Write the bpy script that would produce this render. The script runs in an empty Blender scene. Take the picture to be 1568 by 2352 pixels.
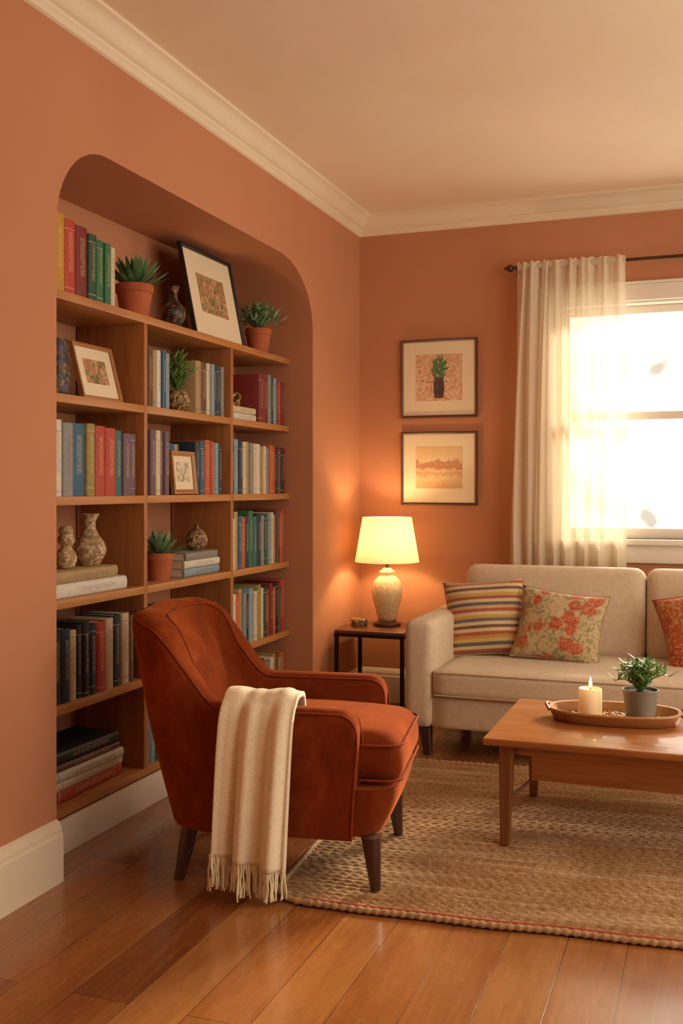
import bpy, bmesh, math, random
from mathutils import Vector, Matrix
random.seed(11)
R = random.Random(5)
scene = bpy.context.scene
COL = scene.collection
pi = math.pi

# ------------------------------------------------------------------ helpers
def lin(h):
    h = h.lstrip('#')
    o = []
    for i in (0, 2, 4):
        c = int(h[i:i+2], 16) / 255.0
        o.append(c / 12.92 if c <= 0.04045 else ((c + 0.055) / 1.055) ** 2.4)
    return (o[0], o[1], o[2], 1.0)

class G:
    """tiny node-graph helper"""
    def __init__(self, name):
        self.m = bpy.data.materials.new(name)
        self.m.use_nodes = True
        self.nt = self.m.node_tree
        self.b = self.nt.nodes['Principled BSDF']
        self.out = self.nt.nodes['Material Output']
    def n(self, t, **kw):
        nd = self.nt.nodes.new(t)
        for k, v in kw.items():
            setattr(nd, k, v)
        return nd
    def l(self, a, b):
        self.nt.links.new(a, b)
    def coord(self, kind='Object', scale=(1, 1, 1), rot=(0, 0, 0), loc=(0, 0, 0)):
        tc = self.n('ShaderNodeTexCoord')
        mp = self.n('ShaderNodeMapping')
        mp.inputs['Scale'].default_value = scale
        mp.inputs['Rotation'].default_value = rot
        mp.inputs['Location'].default_value = loc
        self.l(tc.outputs[kind], mp.inputs[0])
        return mp.outputs[0]
    def noise(self, vec, scale=5, detail=4, rough=.5, dist=0):
        t = self.n('ShaderNodeTexNoise')
        t.inputs['Scale'].default_value = scale
        t.inputs['Detail'].default_value = detail
        t.inputs['Roughness'].default_value = rough
        t.inputs['Distortion'].default_value = dist
        self.l(vec, t.inputs['Vector'])
        return t.outputs['Fac']
    def voro(self, vec, scale=5, feature='F1', out='Distance', rnd=1.0):
        t = self.n('ShaderNodeTexVoronoi', feature=feature)
        t.inputs['Scale'].default_value = scale
        t.inputs['Randomness'].default_value = rnd
        self.l(vec, t.inputs['Vector'])
        return t.outputs[out]
    def ramp(self, fac, stops, interp='LINEAR'):
        r = self.n('ShaderNodeValToRGB')
        r.color_ramp.interpolation = interp
        e = r.color_ramp.elements
        while len(e) < len(stops):
            e.new(0.5)
        for i, (p, c) in enumerate(stops):
            e[i].position = p
            e[i].color = lin(c) if isinstance(c, str) else c
        self.l(fac, r.inputs[0])
        return r.outputs[0]
    def mix(self, fac, a, b, mode='MIX'):
        m = self.n('ShaderNodeMix', data_type='RGBA', blend_type=mode)
        for sock, v in ((m.inputs[0], fac), (m.inputs[6], a), (m.inputs[7], b)):
            if isinstance(v, (float, int)):
                sock.default_value = v
            elif isinstance(v, (tuple, str)):
                sock.default_value = lin(v) if isinstance(v, str) else v
            else:
                self.l(v, sock)
        return m.outputs[2]
    def math(self, op, a, b=0.0, c=None):
        m = self.n('ShaderNodeMath', operation=op)
        for i, v in enumerate((a, b) if c is None else (a, b, c)):
            if isinstance(v, (float, int)):
                m.inputs[i].default_value = v
            else:
                self.l(v, m.inputs[i])
        return m.outputs[0]
    def sep(self, vec):
        s = self.n('ShaderNodeSeparateXYZ')
        self.l(vec, s.inputs[0])
        return s.outputs
    def bump(self, h, strength=.3, dist=.002):
        b = self.n('ShaderNodeBump')
        b.inputs['Strength'].default_value = strength
        b.inputs['Distance'].default_value = dist
        self.l(h, b.inputs['Height'])
        self.l(b.outputs[0], self.b.inputs['Normal'])
    def base(self, s, rough=.6, metal=0, sheen=0, coat=0, spec=.5):
        if isinstance(s, (tuple, str)):
            self.b.inputs['Base Color'].default_value = lin(s) if isinstance(s, str) else s
        else:
            self.l(s, self.b.inputs['Base Color'])
        self.b.inputs['Roughness'].default_value = rough
        self.b.inputs['Metallic'].default_value = metal
        self.b.inputs['Sheen Weight'].default_value = sheen
        self.b.inputs['Coat Weight'].default_value = coat
        self.b.inputs['Specular IOR Level'].default_value = spec
        return self.m

def noisy(name, a, b, scale=8, rough=.6, bump=.15, bscale=60, bdist=.001, stretch=(1, 1, 1), detail=4, **kw):
    g = G(name)
    v = g.coord('Object', stretch)
    n = g.noise(v, scale, detail)
    c = g.ramp(n, [(.3, a), (.7, b)])
    if bump:
        g.bump(g.noise(v, bscale, 3), bump, bdist)
    return g.base(c, rough, **kw)

def wood(name, a, b, c, axis='Y', rough=.42, coat=0.0, s=1.0):
    g = G(name)
    st = {'X': (1.2, 14, 14), 'Y': (14, 1.2, 14), 'Z': (14, 14, 1.2)}[axis]
    v = g.coord('Object', tuple(k * s for k in st))
    n1 = g.noise(v, 1.6, 5, .6, 1.2)
    n2 = g.noise(v, 8, 3, .6)
    col = g.ramp(n1, [(.25, a), (.5, b), (.75, c)])
    col = g.mix(g.math('MULTIPLY', n2, .5), col, a)
    g.bump(n2, .15, .001)
    return g.base(col, rough, coat=coat)

def setup(ob, parent=None, loc=(0, 0, 0), rot=(0, 0, 0), label=None, cat=None, group=None, kind=None):
    ob.location = loc
    ob.rotation_euler = rot
    if parent is not None:
        ob.parent = parent
    if label: ob["label"] = label
    if cat: ob["category"] = cat
    if group: ob["group"] = group
    if kind: ob["kind"] = kind
    return ob

def empty(name, loc=(0, 0, 0), rot=(0, 0, 0), label=None, cat=None, group=None):
    e = bpy.data.objects.new(name, None)
    e.empty_display_size = .05
    COL.objects.link(e)
    return setup(e, None, loc, rot, label, cat, group)

def fin(bm, name, mats, smooth=True, sharp=40, **kw):
    bmesh.ops.recalc_face_normals(bm, faces=bm.faces)
    me = bpy.data.meshes.new(name)
    bm.to_mesh(me); bm.free()
    if not isinstance(mats, (list, tuple)): mats = [mats]
    for m in mats: me.materials.append(m)
    if smooth:
        me.polygons.foreach_set('use_smooth', [True] * len(me.polygons))
        me.set_sharp_from_angle(angle=math.radians(sharp))
    ob = bpy.data.objects.new(name, me)
    COL.objects.link(ob)
    return setup(ob, **kw)

def add_box(bm, x0, x1, y0, y1, z0, z1, r=0.0, seg=2, mi=0):
    res = bmesh.ops.create_cube(bm, size=1)
    vs = res['verts']
    for v in vs:
        v.co = Vector(((x0 + x1) / 2 + v.co.x * (x1 - x0), (y0 + y1) / 2 + v.co.y * (y1 - y0), (z0 + z1) / 2 + v.co.z * (z1 - z0)))
    fs = set(f for v in vs for f in v.link_faces)
    for f in fs: f.material_index = mi
    if r > 0:
        es = list(set(e for v in vs for e in v.link_edges))
        bmesh.ops.bevel(bm, geom=es, offset=r, segments=seg, affect='EDGES', profile=.5)

def box(name, x0, x1, y0, y1, z0, z1, mat, r=.002, seg=2, **kw):
    bm = bmesh.new()
    add_box(bm, x0, x1, y0, y1, z0, z1, r, seg)
    return fin(bm, name, mat, **kw)

def add_skin(bm, rings, closed=True, cap0=True, cap1=True, mi=0):
    vr = [[bm.verts.new(p) for p in ring] for ring in rings]
    n = len(vr[0])
    for a, b in zip(vr[:-1], vr[1:]):
        for i in range(n if closed else n - 1):
            j = (i + 1) % n
            f = bm.faces.new((a[i], a[j], b[j], b[i])); f.material_index = mi
    if cap0:
        f = bm.faces.new(vr[0][::-1]); f.material_index = mi
    if cap1:
        f = bm.faces.new(vr[-1]); f.material_index = mi
    return vr

def add_lathe(bm, prof, seg=36, c=(0, 0, 0), mi=0, sx=1, sy=1):
    rings = []
    for r, z in prof:
        rr = max(r, .0004)
        rings.append([(c[0] + sx * rr * math.cos(2 * pi * i / seg), c[1] + sy * rr * math.sin(2 * pi * i / seg), c[2] + z) for i in range(seg)])
    add_skin(bm, rings, True, True, True, mi)

def add_tube(bm, pts, rad, seg=6, mi=0, taper=None):
    pts = [Vector(p) for p in pts]
    rings = []
    for i, p in enumerate(pts):
        t = (pts[min(i + 1, len(pts) - 1)] - pts[max(i - 1, 0)])
        if t.length < 1e-7: t = Vector((0, 0, 1))
        t.normalize()
        up = Vector((0, 0, 1)) if abs(t.z) < .9 else Vector((1, 0, 0))
        a = t.cross(up).normalized(); b = t.cross(a)
        r = rad if taper is None else rad * (1 + (taper - 1) * i / (len(pts) - 1))
        rings.append([tuple(p + a * r * math.cos(2 * pi * k / seg) + b * r * math.sin(2 * pi * k / seg)) for k in range(seg)])
    add_skin(bm, rings, mi=mi)

def add_puff(bm, sx, sy, sz, r, puff=0.0, cuts=14, c=(0, 0, 0), axis=2):
    """rounded, softly crowned upholstery block"""
    t = bmesh.new()
    bmesh.ops.create_cube(t, size=2)
    bmesh.ops.subdivide_edges(t, edges=t.edges[:], cuts=cuts, use_grid_fill=True)
    h = Vector((sx / 2, sy / 2, sz / 2))
    for v in t.verts:
        u = v.co.copy()
        u = Vector([math.copysign(abs(k) ** .7, k) for k in u])
        p = Vector((u.x * h.x, u.y * h.y, u.z * h.z))
        q = Vector([max(-h[i] + r, min(h[i] - r, p[i])) for i in range(3)])
        d = p - q
        if d.length > 1e-9:
            d = d.normalized() * r
        p = q + d
        o = [i for i in range(3) if i != axis]
        f = (1 - (p[o[0]] / h[o[0]]) ** 2) * (1 - (p[o[1]] / h[o[1]]) ** 2)
        p[axis] += math.copysign(puff * max(f, 0) ** .7, p[axis]) * min(1, abs(p[axis]) / h[axis])
        v.co = p + Vector(c)
    me = bpy.data.meshes.new('t'); t.to_mesh(me); t.free()
    bm.from_mesh(me); bpy.data.meshes.remove(me)

def frustum(bm, top, bot, st, sb, z0, z1, mi=0, seg=4):
    rings = []
    for k in range(5):
        f = k / 4
        cx = bot[0] + (top[0] - bot[0]) * f; cy = bot[1] + (top[1] - bot[1]) * f
        s = (sb + (st - sb) * f) / 2
        z = z0 + (z1 - z0) * f
        if seg == 4:
            c = s * .25
            ring = [(cx - s + c, cy - s, z), (cx + s - c, cy - s, z), (cx + s, cy - s + c, z), (cx + s, cy + s - c, z),
                    (cx + s - c, cy + s, z), (cx - s + c, cy + s, z), (cx - s, cy + s - c, z), (cx - s, cy - s + c, z)]
        else:
            ring = [(cx + s * math.cos(2 * pi * i / seg), cy + s * math.sin(2 * pi * i / seg), z) for i in range(seg)]
        rings.append(ring)
    add_skin(bm, rings, mi=mi)

# ------------------------------------------------------------------ materials
g = G('terracotta_plaster')
v = g.coord('Object')
c = g.ramp(g.noise(v, 1.2, 5), [(.3, '#b87e5c'), (.7, '#c08663')])
g.bump(g.noise(v, 220, 3), .08, .001)
M_WALL = g.base(c, .85, spec=.25)
M_CEIL = noisy('ceiling_paint', '#eddcc4', '#f2e3cc', 2, .9, .06, 200, spec=.2)
M_TRIM = noisy('cream_trim_paint', '#e2d3b8', '#e7d9c0', 3, .5, .03, 80)
M_WHITE = noisy('white_trim_paint', '#e4ddd0', '#eae3d6', 3, .5, .03, 80)

# floor planks
g = G('oak_plank_floor')
v = g.coord('Object', rot=(0, 0, pi / 2))
br = g.n('ShaderNodeTexBrick')
br.offset = .37; br.offset_frequency = 2
br.inputs['Color1'].default_value = (0.0, 0.0, 0.0, 1)
br.inputs['Color2'].default_value = (1, 1, 1, 1)
br.inputs['Mortar'].default_value = (0.3, 0.3, 0.3, 1)
br.inputs['Scale'].default_value = 1
br.inputs['Mortar Size'].default_value = .0010
br.inputs['Mortar Smooth'].default_value = .1
br.inputs['Bias'].default_value = 0
br.inputs['Brick Width'].default_value = 2.1
br.inputs['Row Height'].default_value = .155
g.l(v, br.inputs['Vector'])
plank = g.ramp(br.outputs['Color'], [(0, '#70371a'), (.2, '#9a5a2c'), (.4, '#bc8044'), (.6, '#a4642f'), (.8, '#c28a4e'), (1, '#7c3e24')])
v2 = g.coord('Object', (16, .9, 1))
g1 = g.noise(v2, 1.5, 7, .68, 2.0)
g2 = g.noise(v2, 9, 4, .65)
g3 = g.noise(g.coord('Object', (2.8, 1.0, 1)), 1.8, 6, .7)
g4 = g.noise(g.coord('Object', (7, 5, 1)), 3, 5, .7)
grain = g.ramp(g1, [(.3, '#6c3c1c'), (.5, '#a06632'), (.72, '#c89056')])
c = g.mix(.36, plank, grain)
c = g.mix(g.math('MULTIPLY', g2, .36), c, '#6e3d1c')
c = g.mix(g.ramp(g3, [(.35, '#8a8a8a'), (.58, '#000000')]), c, '#74421e')
c = g.mix(g.ramp(g4, [(.55, '#000000'), (.75, '#8a8a8a')]), c, '#b8864e')
c = g.mix(g.math('MULTIPLY', br.outputs['Fac'], .8), c, '#2a1409')
g.bump(g.math('SUBTRACT', g.math('MULTIPLY', g2, .25), br.outputs['Fac']), .3, .0012)
M_FLOOR = g.base(c, .34, coat=.45, spec=.5)
g.l(g.ramp(g3, [(.3, '#6a6a6a'), (.7, '#a0a0a0')]), g.b.inputs['Roughness'])
g.b.inputs['Coat Roughness'].default_value = .16

M_SHELF = wood('honey_walnut_shelf_wood', '#94602f', '#bb7f48', '#d0965c', 'Y')
M_DIV = wood('honey_walnut_upright_wood', '#8a552c', '#ab7040', '#c0864e', 'Z')
M_TABLE = wood('teak_table_wood', '#86501f', '#a86a36', '#bb7d49', 'X', rough=.3, coat=.3)
M_TLEG = wood('teak_leg_wood', '#6a3c1e', '#845026', '#965e32', 'Z', rough=.4)
M_SIDE = wood('dark_side_table_wood', '#56301a', '#6e4022', '#80502c', 'X', rough=.3, coat=.2)
M_DARKW = wood('dark_leg_wood', '#38221a', '#4c2e20', '#5c3a28', 'Z', rough=.35)
M_FRAMEW = wood('frame_brown_wood', '#4a2a1a', '#5c3522', '#6d422c', 'X', rough=.4)
M_FRAMEO = wood('frame_oak_wood', '#94622f', '#ae7846', '#c08a58', 'X', rough=.4)
M_FRAMEK = noisy('frame_black_wood', '#1a1513', '#26201c', 20, .4, .1)
M_METAL = noisy('dark_bronze_metal', '#1f1713', '#2c211a', 30, .4, .05, metal=.6)
M_ROD = noisy('antique_rod_metal', '#4a3425', '#5d4330', 30, .35, .05, metal=.7)

g = G('rust_velvet')
v = g.coord('Object')
n = g.noise(v, 4, 6, .68, .8)
c = g.ramp(n, [(.3, '#5e250f'), (.52, '#7b3616'), (.75, '#974922')])
g.bump(g.noise(v, 240, 4), .5, .002)
M_VELVET = g.base(c, 1.0, sheen=.65, spec=.05)
g.b.inputs['Sheen Tint'].default_value = lin('#d67a42'); g.b.inputs['Sheen Roughness'].default_value = .38
M_PIPE = noisy('rust_piping', '#742f14', '#8c401e', 20, .9, .2, spec=.1)

def weave(name, a, b, sc=300, rough=.9, st=.35):
    g = G(name)
    v = g.coord('Object')
    n = g.noise(v, 40, 5, .7)
    c = g.ramp(n, [(.3, a), (.7, b)])
    ch = g.voro(v, sc, rnd=.6)
    g.bump(ch, st, .0015)
    return g.base(c, rough, sheen=.2, spec=.2)
M_SOFA = weave('oatmeal_linen', '#cdb99b', '#ddcbb0')
M_SOFAP = weave('oatmeal_piping', '#b7a181', '#c5af8f')

g = G('cream_knit')
v = g.coord('Object')
kn = g.voro(g.coord('Object', (1, 1, .8)), 150, rnd=.9)
c = g.ramp(kn, [(0, '#f2e8cc'), (.6, '#eadfc0'), (1, '#dccfac')])
g.bump(kn, -.9, .006)
M_KNIT = g.base(c, .95, sheen=.2, spec=.1)

g = G('jute_weave')
v = g.coord('Object')
n = g.noise(v, 3, 4, .6, .3)
c = g.ramp(n, [(.3, '#a8875e'), (.5, '#ba986f'), (.7, '#cbab82')])
n2 = g.noise(v, 95, 3, .7)
c = g.mix(g.math('MULTIPLY', g.ramp(n2, [(.42, '#000000'), (.65, '#ffffff')]), .7), c, '#815836')
st = g.noise(g.coord('Object', (1.5, 26, 1)), 1.0, 2)
c = g.mix(g.math('MULTIPLY', g.ramp(st, [(.5, '#000000'), (.62, '#ffffff')]), .4), c, '#dac19c')
st2 = g.noise(g.coord('Object', (2, 22, 1), loc=(5, 5, 0)), 1.0, 2)
c = g.mix(g.math('MULTIPLY', g.ramp(st2, [(.54, '#000000'), (.64, '#ffffff')]), .4), c, '#90633c')
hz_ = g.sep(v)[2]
c = g.mix(g.ramp(g.math('MULTIPLY', hz_, 66), [(.30, '#b8b8b8'), (.72, '#000000')]), c, '#54361e')  # low gaps between strands darkened by height, crease shade put into the colour
g.bump(n2, .5, .003)
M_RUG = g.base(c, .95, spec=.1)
M_RUGEDGE = weave('jute_edge', '#a08058', '#c5a579', 90, st=.8)
M_RUGRED = weave('rug_red_stripe', '#a84a2e', '#bb5f40', 90, st=.6)

M_TERRA = noisy('terracotta_clay', '#a4532f', '#bb6940', 12, .85, .15, 90)
M_SOIL = noisy('potting_soil', '#2a1a10', '#4a3020', 60, .95, .8, 120, .004)
M_GREYPOT = noisy('grey_glazed_pot', '#7a7668', '#918c7e', 14, .5, .08, 60)
M_LEAF = noisy('succulent_green', '#34603c', '#64905c', 14, .45, .05)
M_LEAF2 = noisy('foliage_green', '#467232', '#80a452', 14, .5, .05)
M_LEAF3 = noisy('succulent_pale_green', '#4f7a52', '#8eae7e', 14, .5, .05)

def mosaic(name, stops, scale=60, rough=.45, bump=.15):
    g = G(name)
    v = g.coord('Object')
    col = g.voro(v, scale, out='Color')
    s = g.sep(col)
    c = g.ramp(s[0], stops, 'CONSTANT')
    e = g.voro(v, scale, 'DISTANCE_TO_EDGE')
    ef = g.ramp(e, [(.02, '#ffffff'), (.09, '#000000')])
    c = g.mix(ef, c, stops[0][1])
    g.bump(e, bump, .002)
    return g.base(c, rough)
M_MOS_D = mosaic('dark_mosaic_glaze', [(0, '#2a1610'), (.35, '#6a3c24'), (.6, '#8d5c38'), (.8, '#3a4c54')], 75)
M_MOS_L = mosaic('cream_carved_glaze', [(0, '#937a58'), (.3, '#d8c4a0'), (.6, '#c7ae86'), (.85, '#b88e5a')], 90, .6)
M_MOS_G = mosaic('gold_carved_glaze', [(0, '#5a4428'), (.3, '#a88858'), (.6, '#c4a468'), (.85, '#80643c')], 100, .5)
M_LAMPC = noisy('speckled_lamp_ceramic', '#c2a97f', '#e2d0ab', 60, .6, .25, 60, .002, detail=6)
M_TRAYIN = mosaic('woven_tray_base', [(0, '#6a4520'), (.3, '#b98a48'), (.6, '#d3a85e'), (.85, '#8f6030')], 90, .5)
M_PEB = mosaic('golden_pebbles', [(0, '#8a6030'), (.3, '#c9a05a'), (.6, '#e0c07c'), (.85, '#a87a40')], 60, .35, .1)
M_MATB = noisy('mat_board', '#e4d4b4', '#e9dabc', 4, .9, .02)
M_PAGE = noisy('book_pages', '#d9cbaa', '#e4d8ba', 40, .9, .3, 200)
# candle wax; flame light painted in as emission, stronger towards the top
g = G('candle_wax')
v = g.coord('Object')
c = g.ramp(g.noise(v, 4, 3), [(.3, '#f0dcae'), (.7, '#f6e6c0')])
g.base(c, .5)
g.b.inputs['Subsurface Weight'].default_value = .4
g.b.inputs['Subsurface Radius'].default_value = (.05, .03, .015)
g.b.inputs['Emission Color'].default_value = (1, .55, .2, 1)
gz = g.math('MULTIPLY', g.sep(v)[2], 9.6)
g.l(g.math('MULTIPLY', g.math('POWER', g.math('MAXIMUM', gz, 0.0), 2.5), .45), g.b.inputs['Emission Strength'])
M_WAX = g.m
g = G('candle_flame'); g.base('#ffb040')
g.b.inputs['Emission Color'].default_value = (1, .52, .14, 1); g.b.inputs['Emission Strength'].default_value = 15
M_FLAME = g.m
g = G('bulb_glow'); g.base('#ffe0b0')
g.b.inputs['Emission Color'].default_value = (1, .78, .52, 1); g.b.inputs['Emission Strength'].default_value = 3
M_BULB = g.m
M_WICK = noisy('wick', '#1a1008', '#2a1a10', 10)

def cloth(name, col, trans, tr, sc=500):
    g = G(name)
    d = g.n('ShaderNodeBsdfDiffuse'); t = g.n('ShaderNodeBsdfTranslucent'); tp = g.n('ShaderNodeBsdfTransparent')
    cc = g.ramp(g.noise(g.coord('Object', (1, 1, .25)), sc, 2), [(.3, col), (.7, tuple(min(1, k * 1.08) for k in lin(col)[:3]) + (1,))])
    g.l(cc, d.inputs[0]); g.l(cc, t.inputs[0])
    m1 = g.n('ShaderNodeMixShader'); m1.inputs[0].default_value = trans
    g.l(d.outputs[0], m1.inputs[1]); g.l(t.outputs[0], m1.inputs[2])
    m2 = g.n('ShaderNodeMixShader'); m2.inputs[0].default_value = tr
    g.l(m1.outputs[0], m2.inputs[1]); g.l(tp.outputs[0], m2.inputs[2])
    g.l(m2.outputs[0], g.out.inputs['Surface'])
    return g.m
M_CURT = cloth('sheer_linen', '#ece0ca', .36, .16, 160)
M_SHADE = cloth('lamp_shade_linen', '#f8eeda', .36, 0, 300)
g = G('window_glass')
gl = g.n('ShaderNodeBsdfGlossy'); gl.inputs['Roughness'].default_value = .02
tp = g.n('ShaderNodeBsdfTransparent'); mx = g.n('ShaderNodeMixShader'); mx.inputs[0].default_value = .04
g.l(tp.outputs[0], mx.inputs[1]); g.l(gl.outputs[0], mx.inputs[2]); g.l(mx.outputs[0], g.out.inputs['Surface'])
M_GLASS = g.m

# striped cushion
g = G('striped_cushion_fabric')
v = g.coord('Generated')
s = g.sep(v)
st = [('#d8c29a'), ('#a34c30'), ('#d8c29a'), ('#4a5060'), ('#d0ae66'), ('#bf8d42'), ('#a84c32'), ('#d8c29a'), ('#624238'), ('#d8c29a'),
      ('#5a5a60'), ('#c69f50'), ('#d8c29a'), ('#a84c32'), ('#c8a878'), ('#4a5060'), ('#d8c29a'), ('#9f482c'), ('#c69f50'), ('#d8c29a'),
      ('#624238'), ('#d8c29a'), ('#a84c32'), ('#d8c29a')]
c = g.ramp(s[2], [(i / len(st), k) for i, k in enumerate(st)], 'CONSTANT')
n = g.noise(g.coord('Object'), 120, 3)
c = g.mix(g.math('MULTIPLY', n, .3), c, '#cdb48c')
g.bump(n, .5, .002)
M_STRIPE = g.base(c, .95, sheen=.2, spec=.1)

def floral(name, bg, fl, fl2, lf, seed):
    g = G(name)
    v = g.coord('Object', loc=(seed, seed, seed))
    mv = g.n('ShaderNodeMix', data_type='RGBA'); mv.inputs[0].default_value = .045
    g.l(v, mv.inputs[6])
    nz = g.n('ShaderNodeTexNoise'); nz.inputs['Scale'].default_value = 42; g.l(v, nz.inputs['Vector']); g.l(nz.outputs['Color'], mv.inputs[7])
    d = g.voro(mv.outputs[2], 12.5)
    leafm = g.ramp(g.noise(v, 34, 3, .5, 1.5), [(.52, '#000000'), (.56, '#ffffff')])
    c = g.mix(leafm, bg, lf)
    fm = g.ramp(d, [(.42, '#ffffff'), (.46, '#000000')])
    ring = g.ramp(g.math('FRACT', g.math('MULTIPLY', d, 7.0)), [(0, fl), (.5, fl), (.75, fl2), (1, fl2)])
    c = g.mix(fm, c, ring)
    g.bump(g.noise(v, 250, 2), .4, .0015)
    return g.base(c, .95, sheen=.2, spec=.1)
M_FLORAL = floral('floral_cushion_fabric', '#c8b188', '#b25a3a', '#c98a66', '#94916a', 1.3)
M_FLORAL2 = floral('rust_floral_cushion_fabric', '#ae5530', '#943a22', '#c8804c', '#b59058', 4.1)

def artmat(name, stops, sc=30):
    g = G(name)
    v = g.coord('Object')
    col = g.voro(v, sc, out='Color')
    n = g.noise(v, sc * .4, 4, .6, 1)
    c = g.ramp(g.math('ADD', g.math('MULTIPLY', g.sep(col)[0], .45), g.math('MULTIPLY', n, .55)), stops)
    return g.base(c, .9, spec=.1)
M_ART1 = artmat('print_floral_paper', [(.25, '#c98a66'), (.4, '#dcb894'), (.5, '#e4cfac'), (.6, '#d49c78'), (.75, '#ccb492')], 90)
M_ART3 = artmat('print_garden_paper', [(.25, '#a8664a'), (.4, '#cfa680'), (.5, '#7a8058'), (.6, '#c08a60'), (.75, '#5c6a4c')], 60)
M_ART4 = artmat('print_pale_sketch_paper', [(.25, '#b0a890'), (.4, '#d8ccb0'), (.5, '#e4dac0'), (.6, '#cdbf9e'), (.75, '#a89878')], 60)
g = G('print_landscape_paper')
v = g.coord('Object')
z = g.sep(v)[2]
n = g.noise(v, 26, 6, .75, .4)
f = g.math('ADD', g.math('ADD', g.math('MULTIPLY', z, 4.2), .5), g.math('MULTIPLY', g.math('SUBTRACT', n, .5), .55))
c = g.ramp(f, [(.05, '#cfa878'), (.25, '#dcc094'), (.36, '#c89a70'), (.44, '#dcc29a'), (.50, '#b07858'), (.58, '#c89874'), (.62, '#a87860'), (.66, '#dfc8a2'), (.9, '#dcbe90')])
ln = g.voro(g.coord('Object', (1, 1, 2)), 75, 'DISTANCE_TO_EDGE')
c = g.mix(g.ramp(ln, [(.03, '#7a7a7a'), (.08, '#000000')]), c, '#9a7050')
M_ART2 = g.base(c, .9, spec=.1)
M_INK = noisy('print_ink_vase', '#443a38', '#6a5048', 30, .9, 0)
M_INKG = noisy('print_ink_leaf', '#4a6a44', '#6a8858', 30, .9, 0)

BC = dict(red='#b8402a', dred='#7c241f', green='#2f6f48', dgreen='#1e4a38', yellow='#c8942a', cream='#d8c8a6', white='#dcd6c8', grey='#8e8e8a',
          blue='#2f6080', dblue='#22364a', lblue='#8aa3ac', purple='#6e5562', orange='#c2602e', olive='#9a8a45', brown='#684430', black='#1c1b1e',
          tan='#b09468', teal='#2e6a6c')
BN = dict(red='red', dred='dark red', green='green', dgreen='dark green', yellow='mustard yellow', cream='cream', white='off-white', grey='grey', blue='blue',
          dblue='navy blue', lblue='pale blue', purple='dusty purple', orange='orange', olive='olive', brown='brown', black='black', tan='tan', teal='teal')
BM = {}
for k, hx in BC.items():
    g = G('book_cloth_' + k)
    ob = g.coord('Object')
    gen = g.sep(g.coord('Generated'))
    oi = g.n('ShaderNodeObjectInfo').outputs['Random']
    n = g.noise(ob, 60, 4)
    dk = tuple(q * .8 for q in lin(hx)[:3]) + (1,)
    c = g.ramp(n, [(.3, dk), (.65, hx)])
    c = g.mix(g.math('MULTIPLY', oi, .15), c, tuple(q * .5 for q in lin(hx)[:3]) + (1,))
    orn = g.ramp(g.noise(g.coord('Object', (1, 2.6, 1)), 170, 2), [(.54, '#000000'), (.58, '#ffffff')])
    zb = g.ramp(gen[2], [(0, '#000000'), (.30, '#ffffff'), (.84, '#000000')], 'CONSTANT')
    yb = g.ramp(gen[1], [(0, '#000000'), (.32, '#ffffff'), (.68, '#000000')], 'CONSTANT')
    xb = g.ramp(gen[0], [(0, '#000000'), (.93, '#ffffff')], 'CONSTANT')
    sh = g.math('FRACT', g.math('MULTIPLY', oi, 7.31))
    zz_ = g.math('ADD', gen[2], g.math('MULTIPLY', sh, .07))
    band = g.ramp(zz_, [(0, '#000000'), (.11, '#ffffff'), (.122, '#000000'), (.90, '#ffffff'), (.912, '#000000')], 'CONSTANT')
    band = g.math('MULTIPLY', band, g.math('GREATER_THAN', g.math('FRACT', g.math('MULTIPLY', oi, 13.7)), .5))
    m_ = g.math('MULTIPLY', g.math('MULTIPLY', orn, zb), yb)
    m_ = g.math('MULTIPLY', g.math('MAXIMUM', m_, g.math('MULTIPLY', band, .7)), xb)
    gold = '#d8c090' if k not in ('cream', 'white', 'tan', 'lblue', 'grey') else '#6a4a30'
    c = g.mix(g.math('MULTIPLY', m_, .75), c, gold)
    g.bump(g.noise(ob, 400, 2), .2, .0008)
    BM[k] = g.base(c, .55)

# ------------------------------------------------------------------ room shell
YB = 5.58; ZC = 2.77; XR = 3.7; YF = -1.2
NY0, NY1, NZ, NX = 2.685, 4.845, 2.33, -.436
bm = bmesh.new()
path = [(NY0, 0)]
for i in range(21):
    a = i / 20 * pi / 2
    path.append((NY0 + .28 - .28 * math.cos(a), NZ - .29 + .29 * math.sin(a)))
for i in range(25):
    a = i / 24 * pi / 2
    path.append((NY1 - .42 + .42 * math.sin(a), NZ - .31 + .31 * math.cos(a)))
path.append((NY1, 0))
def quad(*ps): 
    f = bm.faces.new([bm.verts.new(p) for p in ps]); f.smooth = False
quad((0, YF, 0), (0, NY0, 0), (0, NY0, ZC), (0, YF, ZC))
quad((0, NY1, 0), (0, YB, 0), (0, YB, ZC), (0, NY1, ZC))
for (ya, za), (yb, zb) in zip(path[:-1], path[1:]):
    if abs(ya - yb) > 1e-6:
        quad((0, ya, za), (0, yb, zb), (0, yb, ZC), (0, ya, ZC))
        quad((NX, ya, 0), (NX, yb, 0), (NX, yb, zb), (NX, ya, za))
ra = [bm.verts.new((0, y, z)) for y, z in path]; rb = [bm.verts.new((NX, y, z)) for y, z in path]
for i in range(len(path) - 1):
    f = bm.faces.new((ra[i], ra[i + 1], rb[i + 1], rb[i])); f.smooth = True
me = bpy.data.meshes.new('wall_left'); bm.to_mesh(me); bm.free(); me.materials.append(M_WALL)
me.set_sharp_from_angle(angle=math.radians(30))
wl_ = bpy.data.objects.new('wall_left', me); COL.objects.link(wl_); wl_["kind"] = "structure"
box('floor', NX - .1, XR + .1, YF, YB + .1, -.06, 0, M_FLOOR, 0, kind='structure')
box('ceiling', -.6, XR + .1, YF, YB + .12, ZC, ZC + .08, M_CEIL, 0, kind='structure')
WX0, WX1, WZ0, WZ1 = 1.12, 2.56, .95, 2.2
bm = bmesh.new()
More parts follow.
